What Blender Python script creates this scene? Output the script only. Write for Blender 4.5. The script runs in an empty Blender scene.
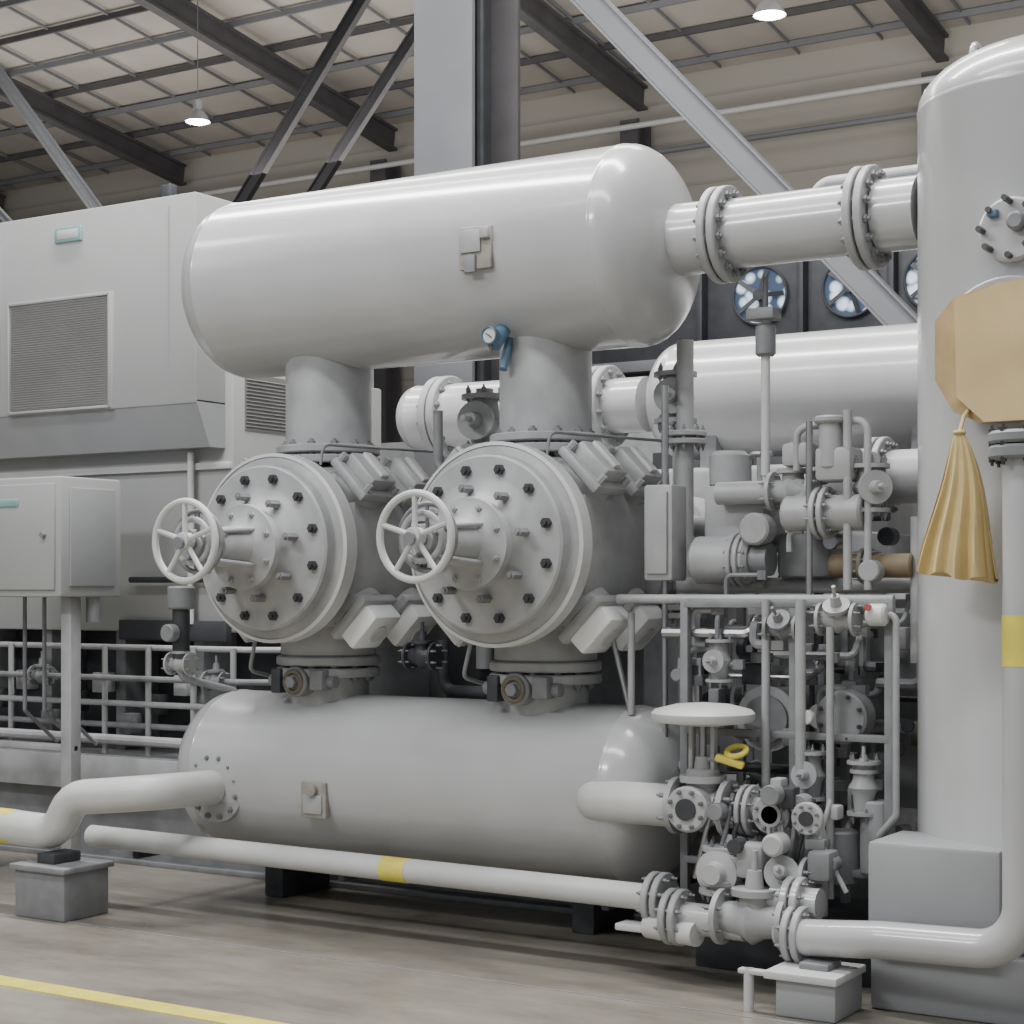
import bpy, bmesh, math, random
from mathutils import Vector, Matrix, Euler
random.seed(4)
PI=math.pi
# ---------------------------------------------------------------- materials
def mat(name,col,rough=.5,metal=0,var=.06,scale=4,bump=0,emit=None,spec=None,coat=0):
    m=bpy.data.materials.new(name); m.use_nodes=True
    nt=m.node_tree; b=nt.nodes['Principled BSDF']
    tc=nt.nodes.new('ShaderNodeTexCoord'); n=nt.nodes.new('ShaderNodeTexNoise')
    n.inputs['Scale'].default_value=scale; n.inputs['Detail'].default_value=6
    nt.links.new(tc.outputs['Object'],n.inputs['Vector'])
    r=nt.nodes.new('ShaderNodeValToRGB')
    r.color_ramp.elements[0].position=.3; r.color_ramp.elements[1].position=.7
    r.color_ramp.elements[0].color=tuple(max(0,c*(1-var)) for c in col)+(1,)
    r.color_ramp.elements[1].color=tuple(min(1,c*(1+var)) for c in col)+(1,)
    nt.links.new(n.outputs['Fac'],r.inputs['Fac']); nt.links.new(r.outputs['Color'],b.inputs['Base Color'])
    b.inputs['Roughness'].default_value=rough; b.inputs['Metallic'].default_value=metal
    if coat: b.inputs['Coat Weight'].default_value=coat; b.inputs['Coat Roughness'].default_value=.12
    if bump:
        bp=nt.nodes.new('ShaderNodeBump'); bp.inputs['Strength'].default_value=bump
        n2=nt.nodes.new('ShaderNodeTexNoise'); n2.inputs['Scale'].default_value=scale*8
        nt.links.new(tc.outputs['Object'],n2.inputs['Vector'])
        nt.links.new(n2.outputs['Fac'],bp.inputs['Height']); nt.links.new(bp.outputs['Normal'],b.inputs['Normal'])
    if emit:
        b.inputs['Emission Color'].default_value=tuple(emit[:3])+(1,); b.inputs['Emission Strength'].default_value=emit[3]
    return m
PAINT=mat('grey_gloss_paint',(.45,.452,.455),.3,0,.05,3,.015,coat=.7)
PAINT2=mat('grey_cast_paint',(.36,.363,.368),.42,0,.14,7,.10)
PALE=mat('pale_paint',(.56,.56,.555),.4,0,.06,5)
PLATE=mat('white_cover_plate',(.85,.85,.85),.35,0,.04,9)
ENCL=mat('enclosure_paint',(.35,.355,.35),.5,0,.03,3)
MID=mat('mid_grey_paint',(.21,.214,.222),.5,0,.18,8,.05)
DARK=mat('dark_steel',(.05,.053,.06),.5,.2,.2,8)
TRUSS=mat('truss_steel',(.075,.071,.076),.65,0,.15,3)
COLM=mat('column_paint',(.17,.174,.188),.6,0,.08,2)
BOLT=mat('bolt_steel',(.08,.08,.085),.4,.6,.2,20)
STEEL=mat('stainless_tube',(.34,.34,.35),.3,.8,.1,10)
BRASS=mat('dull_brass_fitting',(.17,.15,.11),.45,.5,.15,20)
YEL=mat('yellow_label',(.72,.62,.10),.5,0,.12,9)
BLUE=mat('blue_plastic',(.10,.18,.27),.4,0,.1,9)
TEAL=mat('teal_label',(.22,.38,.38),.5,0,.1,9)
WHITE=mat('white_dial',(.6,.6,.58),.4,0,.03,9)
PLY=mat('plywood',(.62,.46,.24),.75,0,.10,5,.04)
TIMB=mat('dull_timber',(.44,.32,.16),.7,0,.2,9,.05)
OCHRE=mat('ochre_primer',(.22,.17,.10),.6,0,.2,9,.05)
CLOTH=mat('tan_canvas',(.56,.43,.20),.85,0,.14,6,.15)
RUST=mat('bracket_tan',(.32,.30,.26),.6,0,.2,15)
RED=mat('red_label',(.40,.09,.07),.5)
GLOW=mat('lamp_glow',(1,1,1),.5,emit=(.92,.97,1,30))
ALU=mat('lamp_reflector',(.5,.51,.53),.35,.5)
LOUV=mat('louver_metal',(.19,.187,.182),.6)
PANEL=mat('plinth_paint',(.31,.315,.325),.5,0,.05,4,.03)

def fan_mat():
    m=bpy.data.materials.new('painted_fan_backlight'); m.use_nodes=True; nt=m.node_tree; b=nt.nodes['Principled BSDF']
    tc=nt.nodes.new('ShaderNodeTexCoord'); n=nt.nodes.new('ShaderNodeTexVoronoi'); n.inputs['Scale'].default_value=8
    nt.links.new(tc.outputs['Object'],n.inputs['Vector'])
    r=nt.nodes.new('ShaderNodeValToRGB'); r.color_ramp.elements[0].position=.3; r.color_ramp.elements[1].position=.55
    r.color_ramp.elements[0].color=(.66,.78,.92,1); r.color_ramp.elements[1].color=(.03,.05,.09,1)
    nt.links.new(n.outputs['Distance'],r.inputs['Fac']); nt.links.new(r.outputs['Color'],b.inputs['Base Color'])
    nt.links.new(r.outputs['Color'],b.inputs['Emission Color']); b.inputs['Emission Strength'].default_value=.8  # glowing patches painted on the disc stand in for light behind the fan
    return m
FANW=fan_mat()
def stain_floor():
    m=bpy.data.materials.new('concrete_floor'); m.use_nodes=True; nt=m.node_tree; b=nt.nodes['Principled BSDF']
    tc=nt.nodes.new('ShaderNodeTexCoord'); mp=nt.nodes.new('ShaderNodeMapping'); mp.inputs['Scale'].default_value=(.7,1.6,1)
    nt.links.new(tc.outputs['Object'],mp.inputs['Vector'])
    n=nt.nodes.new('ShaderNodeTexNoise'); n.inputs['Scale'].default_value=1.1; n.inputs['Detail'].default_value=10; n.inputs['Roughness'].default_value=.68
    nt.links.new(mp.outputs[0],n.inputs['Vector'])
    r=nt.nodes.new('ShaderNodeValToRGB'); r.color_ramp.elements[0].position=.34; r.color_ramp.elements[1].position=.64
    r.color_ramp.elements[0].color=(.16,.143,.12,1); r.color_ramp.elements[1].color=(.32,.295,.25,1)
    nt.links.new(n.outputs['Fac'],r.inputs['Fac']); nt.links.new(r.outputs['Color'],b.inputs['Base Color'])
    n2=nt.nodes.new('ShaderNodeTexNoise'); n2.inputs['Scale'].default_value=30
    nt.links.new(tc.outputs['Object'],n2.inputs['Vector'])
    bp=nt.nodes.new('ShaderNodeBump'); bp.inputs['Strength'].default_value=.04
    nt.links.new(n2.outputs['Fac'],bp.inputs['Height']); nt.links.new(bp.outputs['Normal'],b.inputs['Normal'])
    b.inputs['Roughness'].default_value=.25
    return m
def siding(name,c1,c2,period,axis='Z'):
    m=bpy.data.materials.new(name); m.use_nodes=True; nt=m.node_tree; b=nt.nodes['Principled BSDF']
    tc=nt.nodes.new('ShaderNodeTexCoord'); s=nt.nodes.new('ShaderNodeSeparateXYZ'); nt.links.new(tc.outputs['Object'],s.inputs[0])
    d=nt.nodes.new('ShaderNodeMath'); d.operation='DIVIDE'; d.inputs[1].default_value=period; nt.links.new(s.outputs[axis],d.inputs[0])
    f=nt.nodes.new('ShaderNodeMath'); f.operation='FRACT'; nt.links.new(d.outputs[0],f.inputs[0])
    r=nt.nodes.new('ShaderNodeValToRGB'); r.color_ramp.elements[0].position=.0; r.color_ramp.elements[1].position=.12
    r.color_ramp.elements[0].color=c1+(1,); r.color_ramp.elements[1].color=c2+(1,)
    nt.links.new(f.outputs[0],r.inputs['Fac']); nt.links.new(r.outputs['Color'],b.inputs['Base Color']); b.inputs['Roughness'].default_value=.7
    return m
FLOORM=stain_floor()
WALLM=siding('wall_siding',(.30,.28,.245),(.39,.365,.325),.6)
CEILM=mat('ceiling_liner',(.42,.39,.35),.8,0,.2,.5)
WAIN=mat('lower_wall_panel',(.10,.10,.105),.7,0,.15,1)

# ---------------------------------------------------------------- mesh builder
def basis(a):
    a=Vector(a).normalized(); h=Vector((0,0,1)) if abs(a.z)<.9 else Vector((1,0,0))
    x=h.cross(a).normalized(); y=a.cross(x); return a,x,y
class B:
    def __init__(s): s.v=[];s.f=[];s.m=[];s.mats=[]
    def mi(s,m):
        if m not in s.mats: s.mats.append(m)
        return s.mats.index(m)
    def add(s,vs,fs,m):
        o=len(s.v); s.v+= [tuple(v) for v in vs]; k=s.mi(m)
        for f in fs: s.f.append([o+i for i in f]); s.m.append(k)
    def box(s,c,d,m,rot=(0,0,0),bev=.008):
        t=bmesh.new(); bmesh.ops.create_cube(t,size=1)
        for v in t.verts: v.co=Vector((v.co.x*d[0],v.co.y*d[1],v.co.z*d[2]))
        bev=min(bev,min(d)*.3)
        if bev>0.0005: bmesh.ops.bevel(t,geom=t.edges[:],offset=bev,segments=2,affect='EDGES',profile=.5)
        M=Matrix.Translation(c)@Euler(rot).to_matrix().to_4x4()
        t.verts.index_update()
        s.add([M@v.co for v in t.verts],[[v.index for v in f.verts] for f in t.faces],m); t.free()
    def bx(s,x0,x1,y0,y1,z0,z1,m,bev=.008):
        s.box(((x0+x1)/2,(y0+y1)/2,(z0+z1)/2),(x1-x0,y1-y0,z1-z0),m,bev=bev)
    def lathe(s,o,a,prof,m,seg=40):
        o=Vector(o); a,x,y=basis(a); vs=[];rings=[]
        for (h,r) in prof:
            if r<1e-6: rings.append([len(vs)]); vs.append(o+a*h)
            else:
                rings.append(list(range(len(vs),len(vs)+seg)))
                for i in range(seg):
                    t=2*PI*i/seg; vs.append(o+a*h+(x*math.cos(t)+y*math.sin(t))*r)
        fs=[]
        for A,C in zip(rings,rings[1:]):
            for i in range(seg):
                j=(i+1)%seg
                if len(A)==1 and len(C)==1: continue
                if len(A)==1: fs.append([A[0],C[i],C[j]])
                elif len(C)==1: fs.append([A[i],A[j],C[0]])
                else: fs.append([A[i],A[j],C[j],C[i]])
        s.add(vs,fs,m)
    def cyl(s,p0,p1,r,m,r2=None,seg=20,bev=.0):
        p0=Vector(p0);p1=Vector(p1);L=(p1-p0).length; r2=r if r2 is None else r2
        b=min(bev,L*.3,r*.5)
        if b>0: pr=[(0,0),(0,r-b),(b,r),(L-b,r2),(L,r2-b),(L,0)]
        else: pr=[(0,0),(0,r),(L,r2),(L,0)]
        s.lathe(p0,p1-p0,pr,m,seg)
    def vessel(s,p0,p1,r,hd,m,seg=72,n=12):
        p0=Vector(p0);p1=Vector(p1);L=(p1-p0).length; pr=[]
        for i in range(n+1):
            t=PI/2*i/n; pr.append((-hd*math.cos(t),r*math.sin(t)))
        pr[0]=(-hd,0)
        for w in (0,L):
            pr+= [(w-.012,r),(w-.006,r+.003),(w+.006,r+.003),(w+.012,r)] if w==L else [(.006,r+.003),(.012,r)]
        for i in range(n+1):
            t=PI/2*(1-i/n); pr.append((L+.014+hd*math.cos(t),r*math.sin(t)))
        pr[-1]=(L+.014+hd,0)
        s.lathe(p0,p1-p0,pr,m,seg)
    def torus(s,c,a,R,r,m,seg=40,ms=10):
        c=Vector(c); a,x,y=basis(a); vs=[];fs=[]
        for i in range(seg):
            t=2*PI*i/seg; d=x*math.cos(t)+y*math.sin(t)
            for j in range(ms):
                q=2*PI*j/ms; vs.append(c+d*(R+r*math.cos(q))+a*r*math.sin(q))
        for i in range(seg):
            for j in range(ms):
                fs.append([i*ms+j,((i+1)%seg)*ms+j,((i+1)%seg)*ms+(j+1)%ms,i*ms+(j+1)%ms])
        s.add(vs,fs,m)
    def tube(s,pts,r,m,br=None,seg=16):
        pts=[Vector(p) for p in pts]; br=r*2.2 if br is None else br; P=[pts[0]]
        for i in range(1,len(pts)-1):
            A,C,D=pts[i-1],pts[i],pts[i+1]; d1=(A-C);d2=(D-C); l1=d1.length;l2=d2.length; d1.normalize();d2.normalize()
            ang=d1.angle(d2)
            if ang>PI-.02: P.append(C); continue
            tl=min(br/math.tan(ang/2),l1*.49,l2*.49); rr=tl*math.tan(ang/2)
            cen=C+(d1+d2).normalized()*(rr/math.sin(ang/2)); a0=C+d1*tl-cen; a1=C+d2*tl-cen
            tot=a0.angle(a1); ax=a0.cross(a1).normalized(); n=max(4,int(tot/.2))
            for k in range(n+1): P.append(cen+Matrix.Rotation(tot*k/n,3,ax)@a0)
        P.append(pts[-1])
        T=[]
        for i in range(len(P)):
            T.append((P[min(i+1,len(P)-1)]-P[max(i-1,0)]).normalized())
        a,x,y=basis(T[0]); vs=[];fs=[]
        for i,p in enumerate(P):
            if i>0:
                q=T[i-1].rotation_difference(T[i]); x=q@x
            yy=T[i].cross(x).normalized(); x=yy.cross(T[i]).normalized()
            for k in range(seg):
                t=2*PI*k/seg; vs.append(p+(x*math.cos(t)+yy*math.sin(t))*r)
        n=len(P)
        for i in range(n-1):
            for k in range(seg):
                fs.append([i*seg+k,i*seg+(k+1)%seg,(i+1)*seg+(k+1)%seg,(i+1)*seg+k])
        fs.append(list(range(seg))); fs.append(list(range((n-1)*seg,n*seg)))
        s.add(vs,fs,m)
    def bolts(s,c,a,R,n,br,L,m,ph=0):
        c=Vector(c); a,x,y=basis(a)
        for i in range(n):
            t=2*PI*(i+.5)/n+ph; p=c+(x*math.cos(t)+y*math.sin(t))*R
            s.cyl(p-a*L/2,p+a*L/2,br,m,seg=6)
            s.cyl(p-a*(L/2+.012),p+a*(L/2+.012),br*.5,m,seg=8)
    def flange(s,c,a,R,th,m,n=8,bm=None,gap=.012):
        bm=bm or MID
        c=Vector(c); a=Vector(a).normalized(); b=th*.15
        for sg in (-1,1):
            p=c+a*sg*(gap/2+th/2)
            s.lathe(p-a*th/2,a,[(0,0),(0,R-b),(b,R),(th-b,R),(th,R-b),(th,0)],m,36)
        s.cyl(c-a*gap,c+a*gap,R*.7,bm)
        s.bolts(c,a,R*.82,n,R*.085,2*th+gap+.03,bm)
    def wheel(s,c,a,R,r,m,sp=5,hub=.03):
        s.torus(c,a,R,r,m); c=Vector(c); ax,x,y=basis(a)
        for i in range(sp):
            t=2*PI*i/sp+.3; s.tube([c,c+(x*math.cos(t)+y*math.sin(t))*R],r*.75,m,seg=8)
        s.cyl(c-ax*hub,c+ax*hub,hub*1.3,m,bev=.005)
    def gauge(s,c,a,R,m=None):
        m=m or MID
        c=Vector(c);a=Vector(a).normalized()
        s.lathe(c,a,[(-.03,0),(-.03,R*.9),(-.02,R),(.012,R),(.014,R*.9),(.006,R*.8)],m,24)
        s.lathe(c,a,[(.006,R*.8),(.006,0)],WHITE,24)
        s.box(c+a*.01,(R*.9,.004,R*.1),BOLT,rot=(0,.6,0),bev=0)
        s.cyl(c-a*.01,c-a*.01+Vector((0,0,-R*1.8)),R*.2,BRASS,seg=8)
    def valve(s,c,a,R,m,hw=True,up=(0,0,1),L=None,hm=None):
        c=Vector(c);a=Vector(a).normalized();up=Vector(up).normalized(); L=L or R*4
        s.lathe(c-a*L/2,a,[(0,0),(0,R*1.7),(R*.35,R*1.7),(R*.36,R*.95),(L*.35,R*1.1),(L*.5,R*1.5),(L*.65,R*1.1),(L-R*.36,R*.95),(L-R*.35,R*1.7),(L,R*1.7),(L,0)],m,24)
        s.bolts(c-a*L/2,a,R*1.35,6,R*.16,R*.9,MID); s.bolts(c+a*L/2,a,R*1.35,6,R*.16,R*.9,MID)
        s.lathe(c,up,[(0,R*1.1),(R*1.5,R*.9),(R*1.5,R*1.4),(R*1.9,R*1.4),(R*1.9,R*.6),(R*3,R*.45),(R*3,R*.2),(R*4.2,R*.2),(R*4.2,0)],m,20)
        if hw: s.wheel(c+up*R*4,up,R*1.8,R*.18,hm or m,4,R*.3)
    def obj(s,name):
        me=bpy.data.meshes.new(name)
        me.from_pydata(s.v,[],s.f)
        for m in s.mats: me.materials.append(m)
        me.polygons.foreach_set('material_index',s.m)
        bm=bmesh.new(); bm.from_mesh(me); bmesh.ops.recalc_face_normals(bm,faces=bm.faces[:])
        for f in bm.faces: f.smooth=True
        for e in bm.edges:
            if len(e.link_faces)==2 and e.calc_face_angle(0)>.6: e.smooth=False
        bm.to_mesh(me); bm.free()
        ob=bpy.data.objects.new(name,me); bpy.context.collection.objects.link(ob); return ob
X=Vector((1,0,0));Y=Vector((0,1,0));Z=Vector((0,0,1))

# ---------------------------------------------------------------- building shell
b=B(); b.bx(-32,10,-8,22,-.2,0,FLOORM,bev=0); b.obj('floor')
b=B(); b.bx(-32,10,22,22.2,0,9.2,WALLM,bev=0); b.obj('wall_back')
b=B(); b.bx(-32,10,21.93,21.99,0,3.2,WAIN,bev=0); b.bx(-32,10,21.88,21.99,3.2,3.3,COLM,bev=0); b.obj('trim_1')
b=B(); b.bx(-32.2,-32,-8,22,0,12.8,WALLM,bev=0); b.obj('wall_left')
roof=lambda y: 8.75+.137*(22-y)
b=B(); ang=-math.atan(.137)
b.box((-11,7,roof(7)+.1),(43,30.6,.15),CEILM,rot=(ang,0,0),bev=0); b.obj('ceiling')
b=B()
for i in range(27):
    y=21.5-i*.85; b.box((-11,y,roof(y)-.06),(42,.04,.08),TRUSS if i%2 else COLM,bev=0)
for i in range(34):
    x=-31+i*1.15; b.box((x,7,roof(7)-.03),(.025,30,.04),COLM,rot=(ang,0,0),bev=0)
b.obj('roof_purlins')
GX=(-28.7,-24.4,-20.1,-15.8,-11.5,-7.2,-2.9,1.4)
for x in GX:
    b=B()
    for dz,w,h in ((-.14,.16,.04),(-.44,.16,.04),(-.29,.04,.30)):
        b.box((x,7,roof(7)+dz),(w,30,h),TRUSS,rot=(ang,0,0),bev=0)
    b.obj('roof_rafter')
for x in GX:
    b=B()
    b.bx(x-.14,x+.14,21.45,21.5,0,8.1,TRUSS,bev=0); b.bx(x-.14,x+.14,21.8,21.85,0,8.1,TRUSS,bev=0); b.bx(x-.025,x+.025,21.5,21.8,0,8.1,TRUSS,bev=0)
    b.bx(x-.25,x+.25,21.4,21.86,0,.04,TRUSS,bev=0)
    b.obj('wall_column')
b=B()
for z,m in ((7.55,COLM),(7.95,PALE)): b.tube([(-30,21.3,z),(8,21.3,z)],.04,m,seg=10)
b.obj('wall_pipe_run')
b=B(); cx=-7.63; y0=11.2
b.bx(cx-.27,cx+.27,y0,y0+.05,0,roof(11.5)-.6,COLM); b.bx(cx-.27,cx+.27,y0+.66,y0+.71,0,roof(11.5)-.6,TRUSS)
b.bx(cx-.025,cx+.025,y0+.05,y0+.66,0,roof(11.5)-.6,DARK); b.bx(cx-.4,cx+.4,y0-.1,y0+.8,0,.04,COLM)  # recess shade put into the web's darker colour
b.tube([(cx+.15,y0+.3,0),(cx+.15,y0+.3,9)],.04,DARK,seg=10)
b.box((cx+.12,y0+.3,4.5),(.3,.35,.2),COLM)
b.obj('steel_column')
def brace(p0,p1,w,m,name='diagonal_brace'):
    b=B(); p0=Vector(p0);p1=Vector(p1); d=p1-p0; L=d.length; a=math.atan2(d.z,d.x)
    c=(p0+p1)/2; nrm=Vector((math.sin(a),0,-math.cos(a)))
    b.box(c,(L,.015,w),m,rot=(0,-a,0),bev=0)
    b.box(c+nrm*(w/2),(L,w*.6,.015),m,rot=(0,-a,0),bev=0); b.box(c-nrm*(w/2),(L,w*.6,.015),m,rot=(0,-a,0),bev=0)
    for p in (p0,p1): b.box(p,(w*1.8,.02,w*1.8),m,rot=(0,-a,0),bev=0)
    b.obj(name)
brace((-8.1,11.0,7.86),(-3.3,11.0,2.7),.17,COLM)
brace((-11.3,16,9.1),(-15.6,16,4.1),.14,TRUSS)
brace((-9.9,16,9.3),(-14.2,16,4.5),.13,TRUSS)
brace((-15.6,13,8.3),(-12.2,13,4.5),.055,COLM)
brace((-16.0,13.4,8.3),(-12.6,13.4,4.5),.05,PANEL)
brace((-15.6,12,7.2),(-12.4,12,4.4),.06,COLM)
def highbay(x,y,z,s=.68):
    b=B(); b.tube([(x,y,z+.3*s),(x,y,roof(y)-.1)],.006,COLM,seg=8)
    b.cyl((x,y,z+.12*s),(x,y,z+.34*s),.1*s,ALU,bev=.01)
    b.lathe((x,y,z),(0,0,1),[(-.12*s,.26*s),(-.10*s,.25*s),(.02*s,.2*s),(.12*s,.1*s),(.13*s,0)],ALU,28)
    b.lathe((x,y,z),(0,0,1),[(-.17*s,0),(-.16*s,.12*s),(-.13*s,.2*s),(-.07*s,.23*s)],GLOW,28)
    b.obj('high_bay_light')
highbay(-15.38,17,7.68,.62); highbay(-7.45,17,7.68,.66)
for p in ((-9,9,9),(-3,5,9),(-12,3,9.3)): highbay(*p)

# ---------------------------------------------------------------- air cooler with fans
b=B(); b.bx(-8.2,-4.2,14.1,15.2,3.6,4.62,DARK)
for x in (-8.1,-4.3):
    for y in (14.2,15.1): b.bx(x-.06,x+.06,y-.06,y+.06,0,3.6,COLM)
for x in (-7.35,-6.25,-5.42,-4.7):
    c=Vector((x,14.05,4.15)); R=.25
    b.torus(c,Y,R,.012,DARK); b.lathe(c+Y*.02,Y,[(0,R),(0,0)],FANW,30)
    b.cyl(c-Y*.04,c+Y*.01,.05,DARK)
    for k in range(5):
        t=k*PI*.4; b.box(c-Y*.015+Vector((math.cos(t),0,math.sin(t)))*.13,(.2,.008,.04),DARK,rot=(.3,-t,0),bev=0)
for x in (-5.85,-5.05,-6.8): b.bx(x-.03,x+.03,13.98,14.1,3.6,4.62,DARK)
b.bx(-8.2,-4.2,14.0,14.1,4.56,4.66,COLM); b.bx(-8.2,-4.2,14.0,14.1,3.56,3.66,COLM)
b.obj('air_cooler')
b=B(); b.bx(-14,-4.2,12.6,13.6,0,2.9,MID); 
for i in range(12): b.bx(-13.9+i*.82,-13.2+i*.82,12.56,12.6,.3,2.7,DARK)
b.obj('switchgear_cabinet')

# ---------------------------------------------------------------- skid
b=B()
def ibeam_x(b,x0,x1,y,z0,z1,w,m):
    b.bx(x0,x1,y,y+w,z1-.03,z1,m,.004); b.bx(x0,x1,y,y+w,z0,z0+.03,m,.004); b.bx(x0,x1,y+w/2-.01,y+w/2+.01,z0+.03,z1-.03,m,0)
ibeam_x(b,-13,-2.75,7.5,.0,.60,.2,MID); ibeam_x(b,-13,-2.75,10.4,.0,.60,.2,MID)
b.bx(-13,-6.6,7.49,7.5,.42,.62,PAINT2,0.003)
b.bx(-13,-2.75,7.5,10.6,.6,.63,MID)
for i in range(9): b.bx(-12.9+i*1.25,-12.85+i*1.25,7.7,10.4,.03,.6,MID,0)
for x in (-5.9,-4.05):
    b.bx(x-.06,x+.06,7.1,7.5,.0,.2,DARK); b.bx(x-.05,x+.05,6.9,7.2,.2,.32,DARK)  # outriggers coloured dark to match the shade under the vessel
for x in (-6.3,-5.0,-3.6): b.bx(x-.02,x+.02,6.5,7.5,.245,.285,DARK)
b.bx(-3.3,-2.5,6.75,7.5,.0,.22,DARK)
b.obj('steel_skid')

# ---------------------------------------------------------------- horizontal vessels
VY=7.0
XC=(-5.46,-4.19)
b=B()
b.vessel((-5.98,VY,3.145),(-3.72,VY,3.145),.45,.23,PAINT)
b.cyl((-3.52,VY,3.15),(-3.32,VY,3.15),.16,PAINT,r2=.155,seg=36)
for xc in XC:
    b.cyl((xc,VY,2.27),(xc,VY,2.85),.215,PAINT2,seg=40)
    b.flange((xc,VY,2.27),Z,.26,.04,PAINT2,12)
b.box((-4.28,6.55,3.12),(.17,.03,.19),RUST,bev=.006); b.box((-4.30,6.53,3.15),(.11,.012,.10),PAINT2); b.box((-4.22,6.525,3.18),(.05,.03,.05),PAINT2); b.box((-4.30,6.53,3.05),(.06,.02,.08),MID)
b.cyl((-4.26,6.78,2.82),(-4.26,6.66,2.70),.035,BLUE,bev=.005); b.gauge((-4.26,6.63,2.74),-Y,.04,BLUE)
b.tube([(-4.26,6.8,2.75),(-4.26,6.74,2.6)],.02,BLUE)
b.obj('horizontal_pressure_vessel')
b=B()
b.vessel((-6.04,VY,.68),(-3.70,VY,.68),.40,.24,PAINT)
for xc in XC:
    b.cyl((xc,VY,1.0),(xc,VY,1.2),.20,PAINT2,seg=36)
    b.flange((xc,VY,1.22),Z,.26,.045,PAINT2,12)
    b.cyl((xc-.0,6.85,1.15),(xc-.0,6.72,1.15),.075,MID,bev=.01); b.torus((xc,6.72,1.15),Y,.05,.013,BRASS,24); b.cyl((xc,6.73,1.15),(xc,6.69,1.15),.03,MID,seg=6)
    b.cyl((xc-.2,6.8,1.15),(xc+.2,6.8,1.15),.03,MID)
    b.box((xc+.12,6.78,1.16),(.08,.08,.1),MID); b.box((xc-.13,6.78,1.15),(.06,.08,.12),DARK)
b.box((-5.23,6.6,.60),(.15,.03,.17),RUST,bev=.005); b.box((-5.23,6.582,.58),(.11,.01,.09),PAINT2)
b.cyl((-5.23,6.59,.65),(-5.23,6.56,.65),.03,RUST)
b.cyl((-5.88,7.0,.63),(-5.88,6.68,.63),.12,PAINT,seg=36)
b.tube([(-3.78,6.75,.68),(-3.72,6.64,.69),(-3.28,6.64,.69)],.09,PALE,br=.03,seg=28)
b.obj('horizontal_pressure_vessel')
b=B()
b.vessel((-4.45,9.0,2.67),(-2.2,9.0,2.67),.335,.2,PAINT)
b.cyl((-4.7,9.0,2.67),(-5.0,9.0,2.67),.16,PAINT,seg=30); b.flange((-4.98,9.0,2.67),X,.24,.05,PAINT2,12)
b.vessel((-6.3,9.0,2.67),(-5.3,9.0,2.67),.2,.12,PAINT)
b.flange((-6.1,9,2.67),X,.25,.05,PAINT2,12)
for x in (-4.2,-3.0): b.bx(x-.05,x+.05,8.75,9.25,2.2,2.45,MID)
b.obj('horizontal_pressure_vessel')

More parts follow.
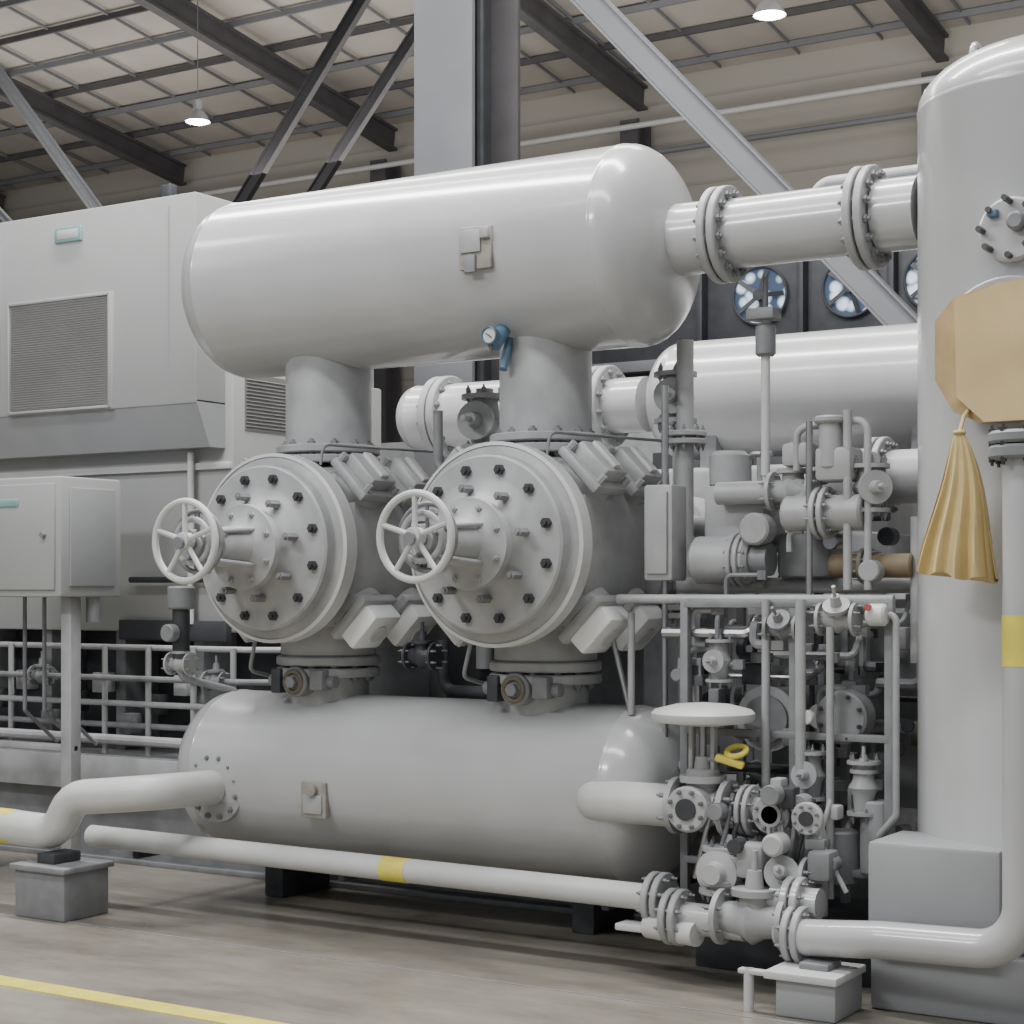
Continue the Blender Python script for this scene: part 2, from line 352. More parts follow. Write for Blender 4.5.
# ---------------------------------------------------------------- compressor cylinders
def cylinder(xc):
    b=B(); z=1.80
    prof=[(6.14,0),(6.14,.075),(6.17,.09),(6.30,.10),(6.33,.135),(6.34,.2),(6.375,.205),(6.38,.185),(6.41,.20),(6.46,.265),(6.47,.30),(6.475,.385),(6.485,.395),(6.53,.395),(6.54,.40),
          (6.55,.44),(6.56,.455),(6.63,.455),(6.64,.445),(6.65,.38),(6.72,.36),(7.35,.36),(7.38,.44),(7.44,.44),(7.46,.30),(7.9,.28),(7.92,.36),(8.0,.36),(8.02,.30),(8.50,.30),(8.50,0)]
    b.lathe((xc,0,z),Y,prof,PAINT2,64)
    b.lathe((xc,0,z),Y,[(6.545,.44),(6.552,.457),(6.632,.457),(6.638,.44)],PALE,64)
    b.bolts((xc,6.475,z),Y,.335,12,.024,.05,BOLT)
    b.bolts((xc,6.35,z),Y,.165,8,.016,.05,PAINT2)
    b.bolts((xc,6.40,z),Y,.245,8,.02,.07,MID,.2)
    hw=Vector((xc,5.95,z+.02))
    b.cyl((xc,5.9,z+.01),(xc,6.2,z+.01),.028,STEEL)
    b.lathe((xc,0,z),Y,[(6.0,.0),(6.0,.05),(6.05,.055),(6.06,.08),(6.09,.08),(6.1,.06),(6.14,.065)],PAINT2,24)
    for k in range(4):
        t=k*PI/2+.78; d=Vector((math.cos(t),0,math.sin(t)))*.10
        b.cyl(Vector((xc,6.05,z))+d*.9,Vector((xc,6.34,z))+d*1.2,.012,PAINT2,seg=10)
    b.box((xc-.16,6.32,z-.02),(.10,.10,.12),PAINT2)
    b.wheel(hw,Y,.18,.016,PALE,5,.03)
    b.torus(hw+Y*.05,Y,.10,.014,PAINT2,30,8)
    b.wheel(hw+Y*.09,Y,.14,.012,MID,5,.02)
    b.box((xc,7.02,z),(.58,.6,.76),PAINT2,bev=.06)
    b.box((xc,7.02,z),(.76,.6,.5),PAINT2,bev=.06)
    b.cyl((xc,7.0,z+.3),(xc,7.0,2.2),.24,PAINT2,seg=32,bev=.01); b.cyl((xc,7.0,z-.3),(xc,7.0,1.27),.24,PAINT2,seg=32,bev=.01)
    for sx in (-1,1):
        for sz in (-1,1):
            for yy in (6.84,7.19):
                d=Vector((sx*.72,0,sz*.70)).normalized(); p=Vector((xc,yy,z))
                b.cyl(p+d*.2,p+d*.45,.13,PAINT2,seg=28)
                low=(sz<0 and sx>0)
                rot=(0,-math.atan2(d.z,d.x),0)
                b.box(p+d*.475,(.05,.27,.27),PAINT2,rot=rot,bev=.015)
                if low:
                    b.box(p+d*.53,(.12,.22,.22),PLATE,rot=rot,bev=.02)
                    b.cyl(p+d*.58,p+d*.60,.05,PALE)
                else:
                    b.box(p+d*.53,(.07,.19,.20),PAINT2,rot=rot,bev=.015)
                    b.box(p+d*.575,(.02,.06,.16),PALE,rot=rot,bev=.004)
                    for e in (-1,1):
                        for f in (-1,1):
                            q=Vector((-d.z,0,d.x))*e*.108+Y*f*.108
                            b.cyl(p+d*.49+q,p+d*.54+q,.016,PAINT2,seg=6)
    b.bolts((xc,7.41,z),Y,.40,16,.018,.13,MID)
    b.box((xc+.3,7.7,z+.0),(.12,.3,.34),PAINT2)
    b.tube([(xc+.2,6.68,z+.40),(xc+.2,6.7,z+.5),(xc+.42,7.4,z+.5),(xc+.42,7.48,z-.2)],.007,MID,br=.05,seg=8)
    b.tube([(xc-.2,6.68,z-.42),(xc-.26,6.7,z-.6),(xc-.26,7.4,z-.75)],.010,MID,br=.05,seg=8)
    return b.obj('compressor_cylinder')
for xc in XC: cylinder(xc)

b=B()
b.bx(-6.35,-3.35,8.52,10.0,.95,2.25,PAINT2,.03); b.bx(-6.45,-3.25,8.45,10.1,.63,.95,MID,.02)
for i in range(4):
    x=-6.0+i*.76; b.box((x,9.2,2.24),(.62,1.1,.05),PAINT2)
for x in XC: b.bx(x-.2,x+.2,7.6,8.2,.63,1.5,MID,.02)
b.bx(-3.5,-3.2,8.6,9.4,1.1,1.9,MID,.03); b.cyl((-3.2,9,1.5),(-2.95,9,1.5),.25,PAINT2,bev=.02,seg=32)
b.obj('compressor_crankcase')

# ---------------------------------------------------------------- motor enclosure
b=B(); EX=-6.80
b.bx(-12.2,EX,7.5,9.2,2.66,3.86,ENCL,.012)
vs=[(-12.2,7.5,2.68),(EX,7.5,2.68),(EX,7.62,2.42),(-12.2,7.62,2.42),(-12.2,8.6,2.68),(EX,8.6,2.68),(EX,8.6,2.42),(-12.2,8.6,2.42)]
b.add(vs,[(0,1,2,3),(1,5,6,2),(3,2,6,7),(0,3,7,4),(4,5,1,0),(4,7,6,5)],PANEL)
b.bx(-12,EX+.06,7.75,9.2,1.35,2.9,ENCL,.015)
b.bx(-11.8,-6.9,8.1,9.1,.63,1.36,DARK,.01)
for i in range(8): b.bx(-11.5+i*.63,-11.42+i*.63,7.8,8.1,.63,1.36,MID)
b.bx(-8.31,-7.44,7.485,7.51,2.66,3.35,ENCL,.004)
b.bx(-8.28,-7.47,7.478,7.49,2.69,3.32,LOUV,.0)
for i in range(44): b.box((-7.875,7.4775,2.70+i*.0142),(.80,.004,.004),LOUV,rot=(.5,0,0),bev=0)
for x in (-8.30,-7.455): b.bx(x-.008,x+.008,7.472,7.49,2.67,3.34,ENCL,.002)
for z in (2.675,3.335): b.bx(-8.30,-7.45,7.472,7.49,z-.008,z+.008,ENCL,.002)
b.bx(-10.9,-9.9,7.47,7.5,2.7,3.31,LOUV)
for i in range(14): b.box((EX+.065,8.07,2.555+i*.021),(.016,.42,.006),LOUV,rot=(0,.6,0),bev=0)
b.bx(EX+.05,EX+.066,7.85,8.29,2.53,2.86,LOUV,0)
b.box((-7.80,7.49,3.72),(.22,.02,.09),TEAL); b.box((-7.80,7.484,3.72),(.17,.015,.055),PALE)
for x in (-9.2,-8.4,-7.0): b.box((x,7.498,3.3),(.006,.006,1.0),PANEL,bev=0)
b.box((-7.1,7.6,3.9),(.08,.06,.1),DARK)
b.box((-9.4,7.73,2.0),(1.2,.05,.7),MID)
b.bx(-12,EX+.05,7.72,7.76,2.30,2.34,PALE,.003)
b.tube([(-7.02,7.70,2.4),(-7.02,7.7,1.4)],.02,PALE)
b.tube([(-7.5,7.70,1.66),(-6.8,7.70,1.66)],.018,DARK)
b.bx(-7.6,-6.75,7.70,7.75,1.3,1.42,DARK)
b.obj('motor_enclosure')

b=B()
b.bx(-8.0,-7.14,6.8,7.26,1.56,2.22,ENCL,.015); b.bx(-7.96,-7.18,6.785,6.80,1.6,2.18,ENCL,.006)
b.box((-7.58,6.78,2.08),(.26,.012,.04),TEAL); b.cyl((-7.25,6.785,1.9),(-7.25,6.76,1.9),.015,MID)
b.bx(-7.14,-7.125,6.86,7.2,1.62,2.16,PANEL,.004)
b.bx(-7.30,-7.22,6.95,7.03,0,1.56,PAINT2); b.bx(-7.95,-7.87,6.95,7.03,0,1.56,PAINT2); b.bx(-7.95,-7.22,6.97,7.01,.70,.74,PAINT2)
b.bx(-7.36,-7.16,6.9,7.08,0,.02,PAINT2)
b.cyl((-7.2,7.1,1.56),(-7.2,7.1,1.42),.04,MID)
for i in range(3): b.tube([(-7.8+i*.16,7.15,1.56),(-7.8+i*.16,7.15,.9),(-7.8+i*.16,7.4,.7)],.012,MID,seg=8)
b.obj('electrical_control_box')
b=B()
for z,y,m in ((1.26,7.62,PAINT2),(1.08,7.56,MID),(.93,7.58,PAINT2),(.80,7.60,MID),(.72,7.53,PAINT2)):
    b.tube([(-12,y,z),(-6.55,y,z),(-6.35,y+.1,z)],.018 if z!=.72 else .03,m,seg=10)
for x in (-11,-10,-9,-8.4,-7.6,-7.25,-6.9,-6.6): 
    b.tube([(x,7.59,.63),(x,7.59,1.27)],.018,PAINT2,seg=10)
for x in (-8.1,-6.7): b.valve((x,7.56,1.08),X,.035,MID,hw=False)
for i in range(14):
    x=-9.5+i*.22; b.box((x,7.72,.7+.12*(i%3)+.1),(.1,.1,.12),(MID,DARK,PAINT2)[i%3])
b.obj('skid_piping_rail')
b=B()
b.cyl((-6.22,6.75,1.62),(-6.22,6.75,1.50),.07,MID,bev=.01); b.cyl((-6.22,6.75,1.5),(-6.22,6.75,1.25),.045,DARK); b.cyl((-6.22,6.7,1.38),(-6.22,6.64,1.38),.045,MID,bev=.006)
b.tube([(-6.22,6.75,1.3),(-6.22,6.75,1.15),(-6.05,6.95,1.08),(-5.93,7.0,.96)],.02,MID); b.valve((-6.22,6.75,1.22),X,.035,PAINT2,hw=False)
b.obj('level_control_valve')

# ---------------------------------------------------------------- pipes
b=B()
b.flange((-5.88,6.66,.62),-Y,.18,.032,PAINT2,12)
b.tube([(-5.88,6.61,.62),(-5.92,6.20,.63),(-6.40,6.17,.58),(-6.50,6.17,.40),(-8.0,6.2,.43),(-11,6.2,.46)],.086,PALE,br=.16,seg=32)
b.cyl((-6.92,6.18,.408),(-6.80,6.178,.406),.0875,YEL,seg=28)
b.box((-9.5,6.18,.16),(.3,.3,.32),MID)
b.obj('inlet_pipe')
b=B(); b.bx(-6.64,-6.30,6.02,6.32,0,.23,MID,.01); b.bx(-6.66,-6.28,6.0,6.34,.23,.26,MID); b.bx(-6.55,-6.43,6.08,6.26,.25,.31,DARK)
b.obj('pipe_support_block')
b=B()
b.tube([(-6.60,6.5,.34),(-3.36,6.48,.325)],.055,PALE,seg=28)
b.cyl((-4.74,6.487,.331),(-4.60,6.486,.33),.056,YEL,seg=28)
b.flange((-3.33,6.48,.32),X,.115,.03,PAINT2,8)
b.obj('long_drain_pipe')
b=B()
b.flange((-3.28,VY,3.15),X,.21,.036,PAINT2,14)
b.cyl((-3.24,VY,3.15),(-2.66,VY,3.15),.15,PAINT,seg=36)
b.flange((-2.62,VY,3.15),X,.215,.036,PAINT2,14)
b.cyl((-2.57,VY,3.15),(-2.39,VY,3.15),.15,PAINT,seg=36)
b.tube([(-3.1,7.6,3.30),(-3.1,7.6,3.46),(-2.3,7.6,3.46)],.035,PAINT2); b.tube([(-3.1,7.6,3.34),(-3.1,7.1,3.2)],.03,PAINT2)
b.obj('vessel_connecting_pipe')

# ---------------------------------------------------------------- vertical scrubber
b=B(); sx,sy=-1.83,7.0
b.vessel((sx,sy,.35),(sx,sy,3.49),.55,.25,PAINT,seg=96)
b.cyl((sx,sy,.2),(sx,sy,.6),.50,PAINT2,seg=64)
b.bx(-2.40,-1.05,6.42,7.75,.0,.25,PANEL,.015)
b.bx(-2.39,-1.88,6.36,6.72,.31,.65,PANEL,.02); b.bx(-2.37,-1.90,6.38,6.7,.25,.31,PANEL)
b.torus((-2.08,6.72,3.66),X,.045,.015,PAINT,20); b.box((-2.08,6.76,3.59),(.03,.05,.12),PAINT)
b.cyl((-1.86,6.5,2.92),(-1.86,6.41,2.92),.12,PAINT,bev=.01,seg=32)
for k in range(8):
    t=k*PI/4; b.cyl((-1.86+math.cos(t)*.10,6.42,2.92+math.sin(t)*.10),(-1.86+math.cos(t)*.10,6.37-.02*(k%3),2.92+math.sin(t)*.10),.012,BOLT,seg=6)
b.cyl((-1.83,6.43,2.94),(-1.83,6.36,2.94),.035,MID,seg=16,bev=.01)
b.box((-1.92,6.40,2.98),(.04,.04,.03),BLUE)
b.cyl((-1.86,6.6,2.47),(-1.86,6.42,2.47),.24,PAINT,seg=40); b.cyl((-1.86,6.44,2.47),(-1.86,6.375,2.47),.275,PAINT2,seg=40,bev=.008)
b.obj('vertical_scrubber_vessel')
b=B()
def plate(pts,y0,y1,m):
    vs=[(-1.83+p[0],y0,2.475+p[1]) for p in pts]+[(-1.83+p[0],y1,2.475+p[1]) for p in pts]; n=len(pts)
    b.add(vs,[list(range(n)),list(range(n,2*n))]+[[i,(i+1)%n,n+(i+1)%n,n+i] for i in range(n)],m)
pts=[(-.29,-.10),(-.29,.12),(-.22,.20),(-.05,.24),(.15,.25),(.29,.2),(.31,-.05),(.27,-.2),(.12,-.265),(-.12,-.265),(-.22,-.22)]
plate(pts,6.345,6.37,TIMB)
plate([(-.20,-.17),(-.21,.18),(-.05,.235),(.15,.245),(.29,.19),(.31,-.05),(.27,-.2),(.12,-.265),(-.10,-.265)],6.32,6.344,PLY)
b.obj('plywood_nozzle_cover')
b=B(); vs=[];fs=[]; N=96;M=18; c0=Vector((-2.00,6.26,2.17))
for j in range(M+1):
    h=j/M; z=-.52*h; w=.014+.130*h**.75; dpt=.012+.055*h
    for i in range(N):
        t=2*PI*i/N; fold=1+.16*h*math.sin(7*t+1.5*h)+.08*h*math.sin(13*t+h)
        vs.append(c0+Vector((w*math.cos(t)*(1+.05*h*math.sin(7*t))+.01*math.sin(5*h),dpt*math.sin(t)*fold+.022*h*math.sin(11*t+2*h),z-.02*h*math.cos(t)+.01*h*math.sin(6*t))))
for j in range(M):
    for i in range(N): fs.append([j*N+i,j*N+(i+1)%N,(j+1)*N+(i+1)%N,(j+1)*N+i])
fs.append(list(range(M*N,(M+1)*N)))
b.add(vs,fs,CLOTH); b.torus(c0,Z,.016,.008,CLOTH,16,8); b.tube([c0,c0+Vector((0,.05,.06)),c0+Vector((.01,.09,.1))],.008,CLOTH,seg=8)
b.obj('canvas_bag')

b=B()
b.flange((-3.22,6.42,.27),X,.115,.03,PAINT2,8)
b.tube([(-3.2,6.42,.27),(-2.9,6.40,.27)],.065,PAINT,seg=24)
b.valve((-2.86,6.38,.30),X,.065,PAINT2,up=(0,0,1),L=.3,hw=False)
PX=-1.76
b.tube([(-2.72,6.36,.27),(-2.6,6.3,.27),(-2.3,6.26,.30),(PX,6.22,.32),(PX,6.22,2.08)],.07,PAINT,br=.17,seg=32)
b.flange((-2.66,6.34,.27),X,.11,.028,PAINT2,8)
b.cyl((PX,6.22,1.33),(PX,6.22,1.51),.0715,YEL,seg=32)
b.cyl((PX,6.22,2.06),(PX,6.22,2.11),.12,MID,seg=32,bev=.01); b.cyl((PX,6.22,2.115),(PX,6.22,2.16),.12,MID,seg=32,bev=.01); b.bolts((PX,6.22,2.11),Z,.105,8,.012,.12,BOLT)
b.obj('outlet_pipe')
b=B(); b.bx(-2.66,-2.42,6.12,6.40,0,.14,PANEL,.01); b.bx(-2.70,-2.41,6.10,6.41,.14,.17,PALE,.005); b.bx(-2.60,-2.48,6.2,6.34,.165,.195,MID)
b.cyl((-2.78,6.15,0),(-2.78,6.15,.16),.02,PALE); b.bx(-2.82,-2.66,6.13,6.17,.14,.16,PALE)
b.obj('pipe_support_stand')

b=B(); cx,cy=-3.19,6.6
b.lathe((cx,cy,1.04),Z,[(0,0),(0,.10),(.015,.205),(.03,.215),(.05,.215),(.065,.20),(.085,.12),(.095,0)],PALE,48)
for d in (-.05,.05): b.box((cx+d,cy,.95),(.02,.04,.2),PAINT2)
b.cyl((cx,cy,.84),(cx,cy,1.05),.015,STEEL); b.box((cx+.14,cy-.04,.90),(.12,.06,.03),YEL,rot=(0,.3,.3)); b.torus((cx+.16,cy-.02,.94),(0,-.5,1),.04,.012,YEL)
b.tube([(cx,cy,.9),(cx+.14,cy-.03,.9)],.012,MID)
b.cyl((cx,cy,.78),(cx,cy,.86),.07,PAINT2,bev=.01)
b.valve((cx,cy,.70),X,.07,PAINT2,hw=False,L=.26,up=(0,0,1))
b.cyl((cx-.02,cy-.12,.70),(cx-.02,cy+.05,.70),.095,PAINT,bev=.01,seg=28); b.cyl((cx-.02,cy-.13,.70),(cx-.02,cy-.11,.70),.045,DARK); b.bolts((cx-.02,cy-.12,.70),Y,.075,8,.010,.03,MID)
b.obj('control_valve')

b=B()
def blind(c,a,R,th=.03,m=PAINT2,n=8):
    c=Vector(c);a=Vector(a); b.cyl(c,c+a*th,R,m,seg=28,bev=.005); b.bolts(c+a*th,a,R*.76,n,R*.1,.03,MID); b.cyl(c+a*th,c+a*(th+.01),R*.45,DARK,seg=20)
b.tube([(-3.04,6.6,.70),(-2.7,6.6,.70),(-2.7,6.6,.30)],.055,PAINT2); b.flange((-2.98,6.6,.70),X,.105,.02,PAINT2,8)
blind((-2.85,6.54,.70),-Y,.08); b.cyl((-2.85,6.6,.70),(-2.85,6.5,.70),.05,PAINT2)
blind((-2.68,6.5,.70),-Y,.065,m=PAINT)
b.tube([(-3.02,6.55,.60),(-3.05,6.5,.35)],.05,PAINT2); b.flange((-3.05,6.53,.53),Z,.10,.025,PAINT2,8); b.flange((-3.05,6.5,.40),Z,.10,.025,PAINT2,8)
b.lathe((-3.05,6.47,.46),-Y,[(-.05,.09),(0,.10),(.04,.09),(.05,.05),(.09,.04),(.09,0)],PAINT,28)
b.valve((-2.78,6.5,.46),X,.05,PAINT2,hw=False,up=(.2,-.9,.3))
b.flange((-2.70,6.42,.38),X,.10,.03,PAINT,8); b.cyl((-2.8,6.42,.38),(-2.6,6.42,.38),.06,PAINT)
b.box((-2.9,6.47,.52),(.12,.12,.14),PAINT2,bev=.02); b.box((-2.62,6.5,.52),(.1,.12,.12),MID,bev=.02)
b.cyl((-2.78,6.46,.60),(-2.78,6.36,.60),.045,PAINT,bev=.01); b.cyl((-2.95,6.44,.58),(-2.95,6.38,.58),.03,DARK)
b.tube([(-3.35,6.42,.22),(-3.1,6.36,.22)],.05,PALE)
b.bx(-3.5,-3.2,6.4,6.5,.19,.22,PALE)
for i in range(8):
    x=-3.1+.07*i; b.tube([(x,6.55,.77),(x+random.uniform(-.05,.05),6.5,.62),(x+random.uniform(-.1,.1),6.50,.42)],.010,(STEEL,MID,DARK,PAINT2)[i%4],br=.03,seg=8)
for i in range(12):
    p=Vector((random.uniform(-3.1,-2.5),random.uniform(6.48,6.6),random.uniform(.32,.82)))
    if i%2: b.cyl(p,p-Y*.07,random.uniform(.02,.045),(PAINT2,MID,DARK,MID)[i%4],seg=14,bev=.004)
    else: b.box(p,(random.uniform(.04,.09),.07,random.uniform(.04,.09)),(PAINT2,MID,DARK,MID)[(i//2)%4])
b.obj('valve_cluster')

# ---------------------------------------------------------------- instrument and valve rack
b=B()
for x in (-3.36,-2.86,-2.45):
    for y in (6.78,7.35): b.bx(x-.018,x+.018,y-.018,y+.018,.22,1.56,MID,.003)
for z in (.45,1.0,1.54):
    b.bx(-3.36,-2.45,6.76,6.80,z-.015,z+.015,MID,.003); b.bx(-3.36,-2.45,7.33,7.37,z-.02,z+.02,MID,.003)
b.tube([(-3.7,6.8,1.56),(-2.44,6.8,1.56)],.020,PAINT2); b.tube([(-3.6,7.2,1.62),(-2.45,7.2,1.62),(-2.45,7.2,1.2)],.035,PAINT2)
b.bx(-3.3,-2.5,7.55,7.6,.63,1.5,MID)
b.bx(-3.60,-3.46,6.85,7.0,1.64,2.06,PAINT2,.012); b.bx(-3.58,-3.48,6.835,6.85,1.67,2.03,PAINT2,.005); b.tube([(-3.53,6.92,1.64),(-3.53,6.92,.5)],.014,STEEL); b.tube([(-3.53,6.92,2.06),(-3.53,6.92,2.5)],.016,STEEL)
b.cyl((-3.42,7.0,1.73),(-3.14,7.0,1.73),.105,PAINT2,bev=.02,seg=32); b.cyl((-3.14,7.0,1.73),(-3.06,7.0,1.73),.07,MID); b.flange((-3.2,7.0,1.73),X,.12,.02,PAINT2,10)
b.cyl((-3.3,6.98,2.02),(-3.0,6.98,2.02),.05,PAINT2); b.valve((-2.95,6.98,2.02),X,.05,PAINT2,hw=False)
b.box((-3.25,7.15,1.92),(.3,.25,.28),PAINT2,bev=.03); b.box((-2.95,7.2,1.75),(.25,.25,.2),MID,bev=.03); b.cyl((-3.35,7.2,2.05),(-3.35,7.2,2.22),.09,PAINT2,bev=.02)
b.box((-2.85,7.3,2.1),(.3,.2,.22),PAINT2,bev=.04); b.cyl((-3.1,7.0,1.86),(-3.1,6.9,1.86),.07,PAINT2,bev=.01)
b.cyl((-2.95,6.9,1.92),(-2.6,6.9,1.92),.075,PAINT2,bev=.01,seg=28); b.flange((-2.78,6.9,1.92),X,.11,.022,PAINT2,10)
b.box((-2.72,6.92,2.12),(.16,.16,.14),PAINT2,bev=.02); b.box((-2.9,6.95,2.17),(.14,.12,.10),PAINT2,bev=.02)
b.cyl((-2.74,6.88,2.1),(-2.74,6.88,2.30),.05,PAINT2,bev=.01); b.cyl((-2.74,6.88,2.29),(-2.74,6.88,2.32),.07,PAINT2,bev=.008); 
b.tube([(-2.90,6.9,2.1),(-2.90,6.9,2.28),(-2.58,6.88,2.30),(-2.58,6.88,1.6)],.016,PAINT2,br=.05)
b.tube([(-2.66,6.86,2.34),(-2.66,6.86,1.6)],.018,PAINT2); b.tube([(-2.82,6.84,2.3),(-2.82,6.84,1.55)],.014,STEEL)
b.valve((-2.60,6.95,2.02),Z,.05,PAINT2,hw=False,up=(.6,-.8,0))
b.cyl((-3.05,7.5,2.1),(-2.4,7.5,2.1),.12,PAINT2,bev=.02,seg=30); b.flange((-2.75,7.5,2.1),X,.18,.03,PAINT2,12)
b.tube([(-3.13,7.1,2.82),(-3.13,7.1,2.1)],.020,PALE); b.cyl((-3.13,7.1,2.62),(-3.13,7.1,2.76),.045,MID,bev=.01); b.box((-3.13,7.08,2.80),(.13,.10,.05),MID); b.tube([(-3.13,7.1,2.8),(-3.13,7.1,2.97)],.012,MID)
b.cyl((-3.05,6.95,1.05),(-3.05,7.2,1.05),.13,MID,seg=32,bev=.01); b.cyl((-3.05,6.93,1.05),(-3.05,6.95,1.05),.14,PAINT2,seg=32); b.cyl((-3.05,6.91,1.05),(-3.05,6.95,1.05),.10,MID,seg=32)
b.cyl((-2.66,6.9,1.08),(-2.66,6.78,1.08),.11,MID,seg=28,bev=.01); b.bolts((-2.66,6.78,1.08),Y,.09,8,.01,.03,BOLT); b.cyl((-2.78,6.74,1.08),(-2.78,6.70,1.08),.03,WHITE,bev=.005)
b.valve((-2.66,6.76,1.48),X,.04,PAINT2,hw=False,up=(.1,-.6,.8)); b.valve((-2.9,6.76,1.44),X,.035,MID,hw=False,up=(0,-.8,.6))
b.cyl((-2.52,6.72,1.50),(-2.44,6.72,1.50),.045,WHITE,bev=.01); b.cyl((-2.5,6.675,1.53),(-2.5,6.66,1.53),.014,RED)
b.valve((-3.2,6.78,1.30),Z,.035,PAINT2,hw=False,up=(0,-1,0),L=.18)
b.valve((-2.78,6.76,.84),Z,.04,PAINT2,hw=False,up=(0,-1,.1),L=.2); b.valve((-2.56,6.78,.80),Z,.04,PAINT2,hw=False,L=.22)
b.cyl((-2.52,6.8,.45),(-2.52,6.8,.75),.06,PAINT2,bev=.01,seg=24); b.cyl((-2.66,6.8,.4),(-2.66,6.8,.62),.07,MID,bev=.01,seg=24)
b.tube([(-2.97,6.74,1.56),(-2.97,6.74,.7)],.018,PAINT2); b.tube([(-2.68,6.72,1.45),(-2.68,6.72,.35)],.016,PAINT2)
b.tube([(-2.80,6.70,1.56),(-2.80,6.70,.2)],.022,PAINT2); b.tube([(-2.50,6.74,1.5),(-2.41,6.74,1.5),(-2.41,6.74,.7),(-2.5,6.76,.6)],.014,PAINT2)
b.cyl((-2.41,7.0,1.3),(-2.41,7.0,1.9),.03,PAINT2)
mats=[STEEL,PAINT2,MID,MID,DARK,MID,PAINT2]
for i in range(56):
    y=random.uniform(6.82,7.5); z0=random.uniform(.4,1.5); x=random.uniform(-3.5,-2.5); L=random.uniform(.1,.45)
    m=random.choice(mats); r=random.choice((.010,.012,.016,.022)); k=i%4
    if k==0: p=[(x,y,z0),(x,y,z0+L)]
    elif k==1: p=[(x,y,z0),(x,y,z0+L*.6),(min(x+L*.5,-2.45),y,z0+L*.6)]
    elif k==2: p=[(x,y,z0),(min(x+L,-2.45),y,z0),(min(x+L,-2.45),y+.1,z0+.1)]
    else: p=[(x,y,z0),(x,y-.08,z0),(x,y-.08,z0-L*.5),(min(x+.1,-2.45),y-.08,z0-L*.5)]
    b.tube(p,r,m,br=.03,seg=8)
    e=Vector(p[-1]); b.cyl(e-Z*.02,e+Z*.02,r*2.2,random.choice(mats),seg=6)
for i in range(40):
    y=random.uniform(6.85,7.4); z=random.uniform(.5,1.5); x=random.uniform(-3.45,-2.5); m=random.choice([PAINT2,MID,DARK,MID,BRASS if i%6==0 else MID])
    if i%2: b.cyl((x,y,z),(x+random.uniform(-.02,.02),y-.07,z),random.uniform(.02,.055),m,seg=16,bev=.004)
    else: b.box((x,y,z),(random.uniform(.04,.12),.08,random.uniform(.04,.12)),m)
for i in range(24):
    y=random.uniform(6.9,7.6); z=random.uniform(1.6,2.15); x=random.uniform(-3.4,-2.5); m=random.choice([PAINT2,MID,STEEL,PAINT2,DARK])
    L=random.uniform(.08,.2)
    if i%3==0: b.cyl((x,y,z),(x,y-.08,z),random.uniform(.03,.06),m,seg=16,bev=.006)
    elif i%3==1: b.tube([(x,y,z),(x,y,z+L),(x+.06,y,z+L)],.014,m,br=.03,seg=8)
    else: b.tube([(x,y,z),(min(x+L,-2.42),y,z)],.022,m,seg=10)
b.cyl((-2.78,6.98,1.70),(-2.42,6.98,1.70),.05,OCHRE,bev=.008,seg=24); b.flange((-2.62,6.98,1.70),X,.075,.018,RUST,8)
b.obj('instrument_piping_rack')
b=B()
b.tube([(-3.62,7.3,2.75),(-3.62,7.3,.7)],.04,PAINT2); b.flange((-3.62,7.3,2.3),Z,.10,.025,PAINT2,8); b.flange((-3.62,7.3,1.5),Z,.10,.025,PAINT2,8)
b.tube([(-3.78,7.6,2.4),(-3.78,7.6,1.9),(-3.5,7.5,1.9)],.05,PAINT2); b.valve((-3.72,7.4,2.5),Z,.06,PAINT2,hw=False,up=(.3,-1,0))
b.tube([(-3.80,6.9,1.45),(-3.62,6.85,.9)],.012,STEEL); b.tube([(-3.66,6.85,1.5),(-3.66,6.85,1.05)],.016,PAINT2)
b.valve((-4.85,7.5,2.45),Z,.07,PAINT2,hw=False,up=(.2,-1,0)); b.tube([(-4.85,7.5,2.62),(-4.85,7.5,1.2)],.045,PAINT2); b.flange((-4.85,7.5,2.1),Z,.11,.03,PAINT2,8)
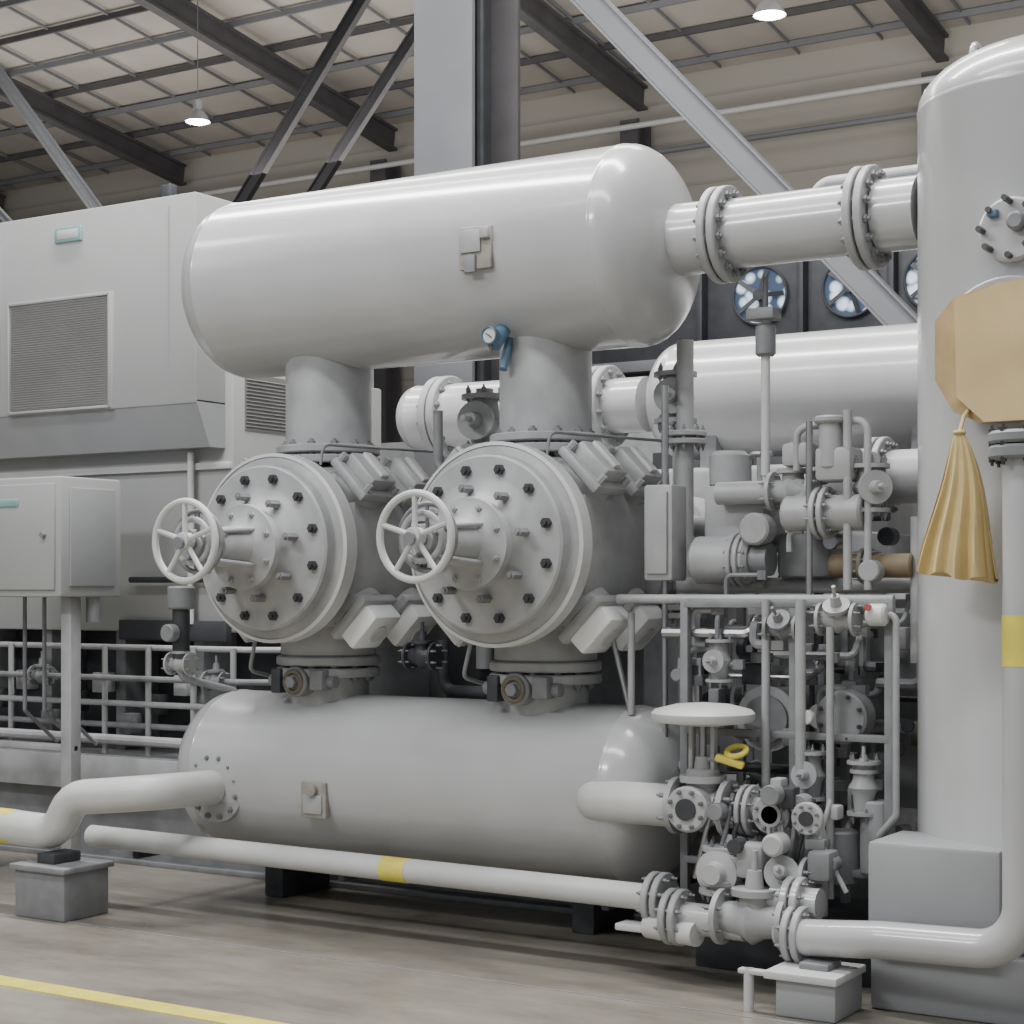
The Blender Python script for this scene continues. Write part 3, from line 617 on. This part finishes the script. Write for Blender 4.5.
b.tube([(-5.0,7.3,2.5),(-5.0,7.3,2.2),(-4.75,7.3,2.2)],.025,PAINT2)
b.tube([(-4.9,7.2,1.35),(-4.9,7.2,1.1),(-4.6,7.2,1.1)],.03,DARK); b.valve((-4.85,6.95,1.28),X,.04,DARK,hw=False)
b.bx(-5.1,-4.6,7.52,7.8,.63,1.5,DARK)
b.obj('intercylinder_piping')

b=B(); b.bx(-14,4,4.93,5.05,.0,.004,YEL,0); b.obj('floor_marking_line')
b=B(); b.bx(-14,6,6.044,6.056,.0,.002,MID,0); b.obj('floor_joint_line')

# ---------------------------------------------------------------- lights
def area(loc,rot,sx,sy,e,col=(1,1,1)):
    l=bpy.data.lights.new('area_light','AREA'); l.shape='RECTANGLE'; l.size=sx; l.size_y=sy; l.energy=e; l.color=col
    o=bpy.data.objects.new('added_area_light',l); o.location=loc; o.rotation_euler=rot; bpy.context.collection.objects.link(o)  # area lights added to fill the hall, no fixture modelled
area((-5,7.0,7.9),(0,0,0),7,.6,900,(1,.99,.97))
area((-4,2.5,8.2),(math.radians(15),0,0),9,.8,480,(.98,.99,1))
area((-6.5,-1.0,6.8),(math.radians(50),0,math.radians(-8)),2.6,.6,300,(.99,.99,1))  # added front light for highlights on the vessel fronts
area((-9,11,8),(0,0,0),10,1,430,(1,.98,.95))
area((-14,17,6.5),(PI,0,0),16,3,370,(1,.97,.92))  # added uplight that brightens the roof lining
area((-4,16,6),(PI*.75,0,0),8,2,240,(1,.97,.93))  # added uplight tilted towards the back wall and roof
w=bpy.data.worlds.new('World'); bpy.context.scene.world=w; w.use_nodes=True
w.node_tree.nodes['Background'].inputs[0].default_value=(.92,.96,1,1); w.node_tree.nodes['Background'].inputs[1].default_value=.55
cd=bpy.data.cameras.new('camera'); cd.lens=61.8; cd.sensor_width=36; cd.shift_y=.076; cd.clip_end=200
co=bpy.data.objects.new('camera',cd); co.location=(0,0,1.6); co.rotation_euler=(PI/2,0,math.radians(32)); bpy.context.collection.objects.link(co)
bpy.context.scene.camera=co
